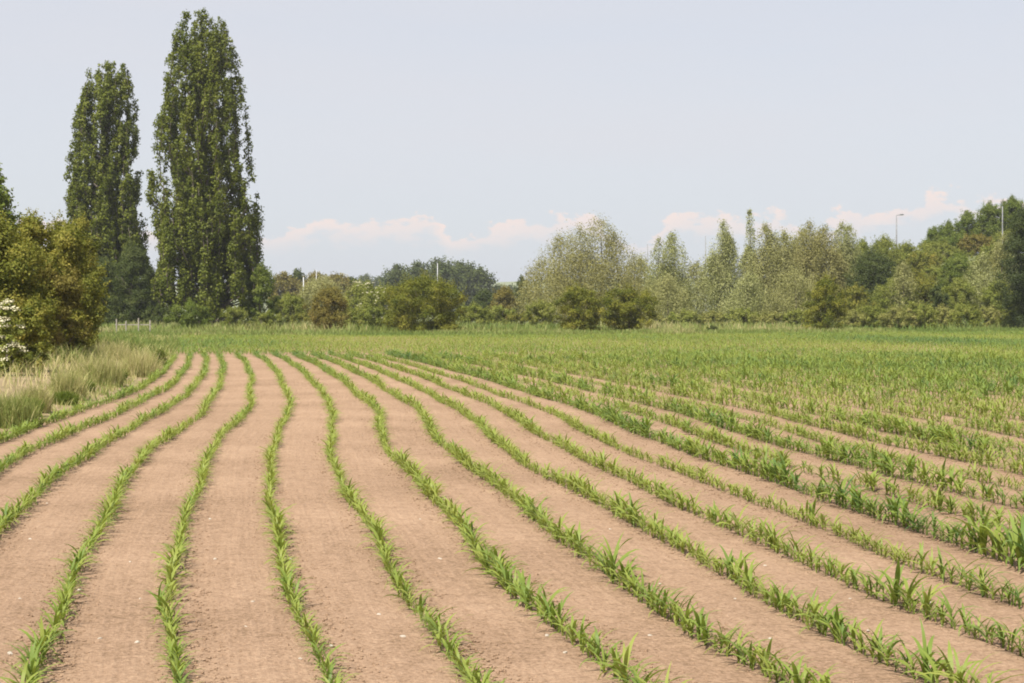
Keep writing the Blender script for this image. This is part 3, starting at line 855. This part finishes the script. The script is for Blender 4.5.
for px, top, hw, lb in ((934, 231, 13, "lowest, leftmost dark green tree on the right ridge"),
                        (949, 225, 14, "second dark green tree from the left on the right ridge"),
                        (968, 215, 16, "third dark green tree up the right ridge"),
                        (990, 206, 16, "tall dark green tree on the ridge just left of the pale pole"),
                        (1012, 200, 16, "highest dark green tree on the ridge behind the pale pole"),
                        (1034, 204, 16, "dark green ridge tree cut by the right edge")):
    bush("ridge_tree", lb, "tree", px, 236, top, hw, M['fresh'], RT, trunk='trunk', crown='crown', low=.1, rough=.3)
bush("oak_tree", "dark oak with drooping boughs cut by the right edge", "tree", 1026, 144, 216, 30, M['oakdark'], trunk='trunk', crown='crown', low=.05, rough=.3)
BG = "bramble thickets along the right field edge"
for i, (px, top) in enumerate(((852, 312), (874, 307), (898, 309), (920, 304), (944, 308), (966, 305), (990, 308), (1012, 304), (1034, 306))):
    where = ["just right of the ragged lone bush", "under the dark rounded shrub", "under the pale pointed shrub willow", "left below the small dark round shrub", "right below the small dark round shrub",
             "below the pale pointed bank willow", "left of the dark oak, second from it", "at the foot of the dark oak", "cut by the right edge under the dark oak"][i]
    bush("bramble_thicket", "low bramble thicket at the field edge " + where, "bramble", px, 148 + rng.uniform(-3, 3), top, 17, M['olive' if i % 2 else 'scrub'], BG)
bush("dock_plant", "small dark green weed clump in the grass below the pale pointed poplar", "weed", 712, 127, 327, 5, M['dark'], leaf=.1, n=900)
bush("dock_plant", "dark green dock at the end of the dry grass bank beside the first curved row", "weed", 160, 52, 353, 7, M['fresh'], base=.1, leaf=.07, n=900)


# ------------------------------------------------------------------ grass
def blades(x, y, z, h, w, tint, lean=0.35, seg=3):
    n = len(x)
    a = rng.uniform(0, 6.283, n); f = rng.uniform(0, 6.283, n)
    ld = np.stack([np.cos(a), np.sin(a)], -1) * (np.abs(rng.normal(lean, lean * .5, n)) * h)[:, None]
    sd = np.stack([np.cos(f), np.sin(f)], -1) * (w / 2)[:, None]
    V = []
    for s in range(seg + 1):
        u = s / seg
        c = np.stack([x + ld[:, 0] * u * u, y + ld[:, 1] * u * u, z + h * (u - 0.12 * u * u * lean)], -1)
        ww = (1 - u) ** 0.6 if s < seg else 0.05
        o = np.stack([sd[:, 0] * ww, sd[:, 1] * ww, np.zeros(n)], -1)
        V += [c - o, c + o]
    V = np.stack(V, 1).reshape(-1, 3); k = 2 * (seg + 1)
    q = np.array([(2 * s, 2 * s + 1, 2 * s + 3, 2 * s + 2) for s in range(seg)])
    Q = (q[None] + (np.arange(n) * k)[:, None, None]).reshape(-1, 4)
    return V, Q, np.repeat(np.clip(tint, 0, 1), k)


# dry grass on the left verge
n = 60000
d = 12 * (125 / 12) ** rng.random(n); w = rng.random(n) ** 1.2 * 9 + np.where(d > 58, -0.3, 0.15)
x = field_left(d) - w
pt = patch(x * 6, d * 4)
keep = (rng.random(n) < np.clip(0.55 + 1.1 * pt, 0.12 + .5 * sstep(55, 66, d), 1)) & (x > -.33 * d - 2)
d, w, x, pt = d[keep], w[keep], x[keep], pt[keep]
far = sstep(62, 82, d)
V, Q, T = blades(x, d, verge_z(d, w), (0.16 + 0.30 * rng.random(len(d)) + 0.2 * np.clip(pt, 0, 1)) * np.maximum(0.45 + .55 * sstep(0.2, 1.0, w), sstep(58, 66, d)), np.maximum(0.008, d / F * 0.9) * rng.uniform(.7, 1.3, len(d)),
                 0.44 + rng.normal(0, .24, len(d)) - 0.42 * far - 0.35 * np.clip(pt, -1, 1), .45)
tag(obj("verge_grass", mesh_np("verge_grass", V, Q, M['drygrass'], T)), "dry straw-coloured grass on the low bank left of the field", "grass", kind='stuff')

# tall grass along the far edge of the field
n = 60000
q_ = np.where(rng.random(n) < .55, rng.uniform(0.2, 13, n), rng.uniform(0.2, 56, n))
x = rng.uniform(-.315, .315, n) * 135
d = edge_d(x) + q_; x = x * (1 + (d - 135).clip(0) / 160)
d = np.maximum(d, edge_d(x) + 0.1)
px_ = 512 + x / d * F
patchy = patch(x * 1.5, d * 2.5)
h = np.where(q_ < 13, 0.22 + 0.30 * rng.random(n) + .22 * patchy, 0.4 + 0.55 * rng.random(n) + .3 * patchy).clip(.15, 1.3)
h = np.where(q_ < 2.5, h * .7, h) * .92
tn = 0.33 + 0.40 * patchy + rng.normal(0, .12, n) + 0.10 * (q_ > 6) - 0.1 * (px_ > 850)
V, Q, T = blades(x, d, terrain(x, d) - .03, h, np.full(n, .10) * rng.uniform(.7, 1.5, n), tn, .3, 2)
tag(obj("edge_grass", mesh_np("edge_grass", V, Q, M['grass'], T)), "tall green and straw grass growing along the far edge of the field", "grass", kind='stuff')

# tussocks on the bank
TS = ((64, 32.5, 388, 13, -.05, "dark green nettle clump at the foot of the dry grass bank"),
      (32, 29, 394, 9, -.05, "green weed clump on the bank just right of the left edge tussock"),
      (118, 43, 366, 8, -.05, "green weed clump in front of the middle of the dry bank"),
      (86, 37, 378, 8, -.05, "green weed clump between the nettles and the broad pale tussock"),
      (14, 26.5, 383, 24, .30, "tall green grass tussock at the left edge beside the field"),
      (68, 34, 362, 17, .55, "pale seeding grass tussock behind the dark nettle clump"),
      (99, 40, 345, 24, .58, "broad pale tussock of feathery grass in the middle of the bank"),
      (140, 46, 342, 20, .68, "straw brown grass tussock at the far end of the bank beside the dock"),
      (112, 55, 338, 20, .62, "dry grass tussock behind the middle of the bank, right of the hedge end"),
      (36, 30, 378, 14, .62, "straw grass tussock between the left edge tussock and the nettles"))
for px, d0, top, hw, tn, lb in TS:
    X0 = X_at(px, d0); w0 = float(field_left(d0) - X0); z0 = float(verge_z(d0, np.array(max(w0, .1)))) ; R = hw / F * d0; H = Z_at(top, d0) - z0
    n = 1500
    a = rng.uniform(0, 6.28, n); r = R * np.sqrt(rng.random(n))
    V, Q, T = blades(np.cos(a) * r, np.sin(a) * r, np.zeros(n) - .02, H * rng.uniform(.45, 1.05, n) * (1 - .35 * (r / R) ** 2), np.full(n, .013 if tn > 0 else .03) * rng.uniform(.6, 1.5, n), tn - .12 * (tn > 0) + rng.normal(0, .15, n), .32, 3)
    nett = tn < 0
    nm = ("nettle_clump" if "nettle clump" in lb else "weed_clump") if nett else "grass_tussock"
    o = obj(nm, mesh_np(nm, V, Q, M['drygrass' if not nett else 'fresh'], T + (.4 if nett else 0)), loc=(X0, d0, z0))
    tag(o, lb, "weed" if nett else "grass tussock", None if nett else "grass tussocks on the left bank")

# ------------------------------------------------------------------ lamp posts, fence, sign
LG = "lamp posts and poles along the far road"


def lamp(px, d, top, label, side=1, mat='steel', arm=True, rad=0.075):
    x = X_at(px, d); z0 = float(terrain(x, d)); H = Z_at(top, d) - z0
    t = thing("lamp_post", label, "lamp post", (x, d, z0), LG)
    m = MB(); m.tube([(0, 0, -.2), (0, 0, 1.2), (0, 0, 1.25), (0, 0, H * .6), (0, 0, H)], [rad * 1.7, rad * 1.7, rad * 1.15, rad, rad * .7], 8)
    obj("pole", m.mesh("pole", M[mat]), t)
    if arm:
        m = MB(); m.tube([(0, 0, H - .12), (side * .12, 0, H - .02), (side * .4, 0, H + .03)], [rad * .55] * 3, 6)
        obj("arm", m.mesh("arm", M[mat]), t)
        m = MB(); m.tube([(side * .35, 0, H + .03), (side * .45, 0, H + .05), (side * .8, 0, H + .06), (side * .92, 0, H + .05)], [.05, .11, .12, .05], 8)
        hd = obj("lamp_head", m.mesh("lamp_head", M[mat]), t)
        m = MB(); m.box((side * .64, 0, H - .07), (.36, .15, .03)); obj("lens", m.mesh("lens", M['lens'], False), hd)
    return t


lamp(896.5, 218, 215, "tallest grey lamp post, standing up against the sky on the right", 1, 'darksteel', rad=.10)
lamp(1002.5, 222, 206, "pale pole rising in front of the ridge trees near the right edge", 1, 'darksteel', arm=False, rad=.085)
lamp(303.5, 300, 277, "shorter of two pale poles right of the tallest poplar", 1, 'steel', arm=False, rad=.11)
lamp(316.3, 310, 270, "taller, thinner of two pale poles right of the tallest poplar", 1, 'steel', arm=False, rad=.07)
lamp(437.5, 300, 263, "pale pole in front of the distant dark clump", 1, 'steel', arm=False, rad=.075)
lamp(647.5, 280, 244, "thin grey pole between the large willow and the pale willows", 1, 'darksteel', arm=False, rad=.10)
lamp(705.5, 280, 236, "thin grey pole left of the pointed pale poplar", 1, 'darksteel', arm=False, rad=.10)

fx = [(116.5, 319), (126, 321), (138.5, 318), (150, 320)]
fr = thing("post_fence", "low weathered wooden fence of posts with a rail, below the poplar gap", "fence", (X_at(126, 116), 116, 0))
for px, top in fx:
    m = MB(); H = Z_at(top, 116); m.box((X_at(px, 116) - X_at(126, 116), 0, H / 2 - .1), (.075, .075, H + .2))
    obj("post", m.mesh("post", M['post'], False), fr)
for zz in (0.78,):
    m = MB(); m.box((X_at(133, 116) - X_at(126, 116), .085, zz), (2.5, .03, .06)); obj("rail", m.mesh("rail", M['post'], False), fr)

sd = 76.0
sg = thing("footpath_sign", "small white and pale green sign on a post at the hedge end", "sign", (X_at(93, sd), sd, 0))
m = MB(); m.box((0, .03, .80), (.06, .05, 1.65)); obj("post", m.mesh("post", M['signwhite'], False), sg)
m = MB(); m.box((.11, 0, 1.55), (.30, .02, .30)); bd = obj("board", m.mesh("board", M['signwhite'], False), sg)
m = MB(); m.box((.15, -.014, 1.56), (.20, .006, .24)); obj("green_panel", m.mesh("green_panel", M['signgreen'], False), bd)

# ------------------------------------------------------------------ sky, sun, air
SUN_EL, SUN_AZ = 54.0, 208.0      # azimuth clockwise from +Y (the view direction): behind the camera and to the left
w = bpy.data.worlds.new("World"); scene.world = w; w.use_nodes = True
nt = w.node_tree; N = nt.nodes; L = nt.links; N.clear()
out = N.new('ShaderNodeOutputWorld'); bg = N.new('ShaderNodeBackground'); bg.inputs['Strength'].default_value = 0.10
sky = N.new('ShaderNodeTexSky'); sky.sky_type = 'NISHITA'; sky.sun_disc = False
sky.sun_elevation = math.radians(SUN_EL); sky.sun_rotation = math.radians(SUN_AZ)
sky.air_density = 1.0; sky.dust_density = 1.2; sky.ozone_density = 1.5
tc = N.new('ShaderNodeTexCoord'); sep = N.new('ShaderNodeSeparateXYZ'); L.new(tc.outputs['Generated'], sep.inputs[0])


def math_(op, a, b=None, c=None):
    n_ = N.new('ShaderNodeMath'); n_.operation = op
    for i_, v_ in enumerate((a, b, c)):
        if v_ is None: continue
        if isinstance(v_, (int, float)): n_.inputs[i_].default_value = v_
        else: L.new(v_, n_.inputs[i_])
    return n_.outputs[0]


def maprange(v_, a, b, smooth=True):
    n_ = N.new('ShaderNodeMapRange'); n_.interpolation_type = 'SMOOTHSTEP' if smooth else 'LINEAR'
    L.new(v_, n_.inputs['Value']); n_.inputs['From Min'].default_value = a; n_.inputs['From Max'].default_value = b
    return n_.outputs['Result']


def mixc(f, a, b):
    n_ = N.new('ShaderNodeMix'); n_.data_type = 'RGBA'
    if isinstance(f, (int, float)): n_.inputs['Factor'].default_value = f
    else: L.new(f, n_.inputs['Factor'])
    for s_, v_ in (('A', a), ('B', b)):
        sock = [q for q in n_.inputs if q.name == s_ and q.type == 'RGBA'][0]
        if isinstance(v_, tuple): sock.default_value = (*v_, 1)
        else: L.new(v_, sock)
    return [q for q in n_.outputs if q.type == 'RGBA'][0]


az = math_('DIVIDE', sep.outputs['X'], math_('MAXIMUM', math_('ABSOLUTE', sep.outputs['Y']), 0.05))
el = sep.outputs['Z']
# thin high veil of cloud, thicker in streaks
mpv = N.new('ShaderNodeMapping'); mpv.inputs['Scale'].default_value = (2.2, 2.2, 9.0); L.new(tc.outputs['Generated'], mpv.inputs['Vector'])
nv_ = N.new('ShaderNodeTexNoise'); nv_.inputs['Scale'].default_value = 1.6; nv_.inputs['Detail'].default_value = 4; nv_.inputs['Distortion'].default_value = 0.6
L.new(mpv.outputs['Vector'], nv_.inputs['Vector'])
VEIL = (4.72, 4.70, 4.98)
veil_f = math_('MULTIPLY_ADD', nv_.outputs['Fac'], 0.30, 0.68)
col = mixc(veil_f, sky.outputs['Color'], mixc(maprange(el, 0.0, 0.12), (4.30, 4.55, 5.05), VEIL))
# low bank of far cumulus: uneven tops, fading bases
cv = N.new('ShaderNodeCombineXYZ'); L.new(math_('MULTIPLY', az, 38.0), cv.inputs['X']); L.new(math_('MULTIPLY', el, 75.0), cv.inputs['Y'])
nc = N.new('ShaderNodeTexNoise'); nc.inputs['Scale'].default_value = 1.0; nc.inputs['Detail'].default_value = 6; nc.inputs['Roughness'].default_value = 0.6
L.new(cv.outputs[0], nc.inputs['Vector'])
rp = N.new('ShaderNodeValToRGB')       # height of the cloud tops round the horizon
els = rp.color_ramp.elements
tops_ = [(230, 225), (265, 228), (330, 218), (430, 212), (452, 240), (490, 222), (545, 212), (600, 214), (640, 244), (668, 218), (690, 208), (730, 212), (780, 208), (808, 228), (850, 204), (880, 212), (930, 196), (985, 196), (1040, 214), (1100, 230)]
while len(els) < len(tops_): els.new(0.5)
for e_, (px, py) in zip(els, tops_):
    e_.position = 0.5 + (px - 512) / F; v_ = (HOR - py - 3) / F * 10; e_.color = (v_, v_, v_, 1)
L.new(math_('ADD', az, 0.5), rp.inputs['Fac'])
topz = math_('ADD', math_('MULTIPLY', rp.outputs['Color'], 0.1), math_('MULTIPLY', math_('SUBTRACT', nc.outputs['Fac'], 0.52), 0.050))
mtop = maprange(math_('SUBTRACT', topz, el), -0.0006, 0.0028)
mbase = maprange(el, 0.026, 0.044)
mbase = math_('MULTIPLY', mbase, math_('SUBTRACT', 1.0, maprange(math_('SUBTRACT', topz, el), 0.003, 0.016)))
cloud_f = math_('MULTIPLY', math_('MULTIPLY', mtop, mbase), math_('MULTIPLY_ADD', nc.outputs['Fac'], 1.9, -0.30))
ahead = maprange(sep.outputs['Y'], 0.0, 0.1)
CLOUD = (6.15, 5.12, 4.70)
col = mixc(math_('MULTIPLY', cloud_f, ahead), col, CLOUD)
L.new(col, bg.inputs['Color']); L.new(bg.outputs[0], out.inputs['Surface'])

sl = bpy.data.lights.new("sun", 'SUN'); sl.energy = 5.0; sl.angle = math.radians(0.53); sl.color = (1.0, 0.94, 0.85)
so = bpy.data.objects.new("sun", sl); COL.objects.link(so)
a_ = math.radians(SUN_AZ)
so.rotation_euler = (math.radians(90 - SUN_EL), 0, math.pi - a_)
so.location = (-60, -60, 90)

# haze
m, nt2, N2, L2 = new_mat("haze_air")
o_ = N2.new('ShaderNodeOutputMaterial'); pv = N2.new('ShaderNodeVolumePrincipled')
pv.inputs['Color'].default_value = (0.90, 0.93, 1.0, 1); pv.inputs['Density'].default_value = 0.00020; pv.inputs['Anisotropy'].default_value = 0.2
L2.new(pv.outputs[0], o_.inputs['Volume'])
mb = MB(); mb.box((0, 1480, 22.0), (3100, 3160, 48.0))
hz = obj("haze", mb.mesh("haze", m, False)); tag(hz, "thin pale summer haze lying over the fields and far trees", "haze", kind='stuff')

scene.render.engine = 'CYCLES'
cy = scene.cycles
cy.max_bounces = 6; cy.diffuse_bounces = 3; cy.glossy_bounces = 2; cy.transmission_bounces = 4; cy.transparent_max_bounces = 4; cy.volume_bounces = 0
cy.filter_width = 1.9
cy.use_denoising = True
cy.use_adaptive_sampling = False
cy.denoiser = 'OPENIMAGEDENOISE'
scene.view_settings.view_transform = 'Standard'
scene.view_settings.look = 'None'
scene.view_settings.exposure = 0.66
scene.view_settings.gamma = 1.0
scene.view_settings.use_curve_mapping = False
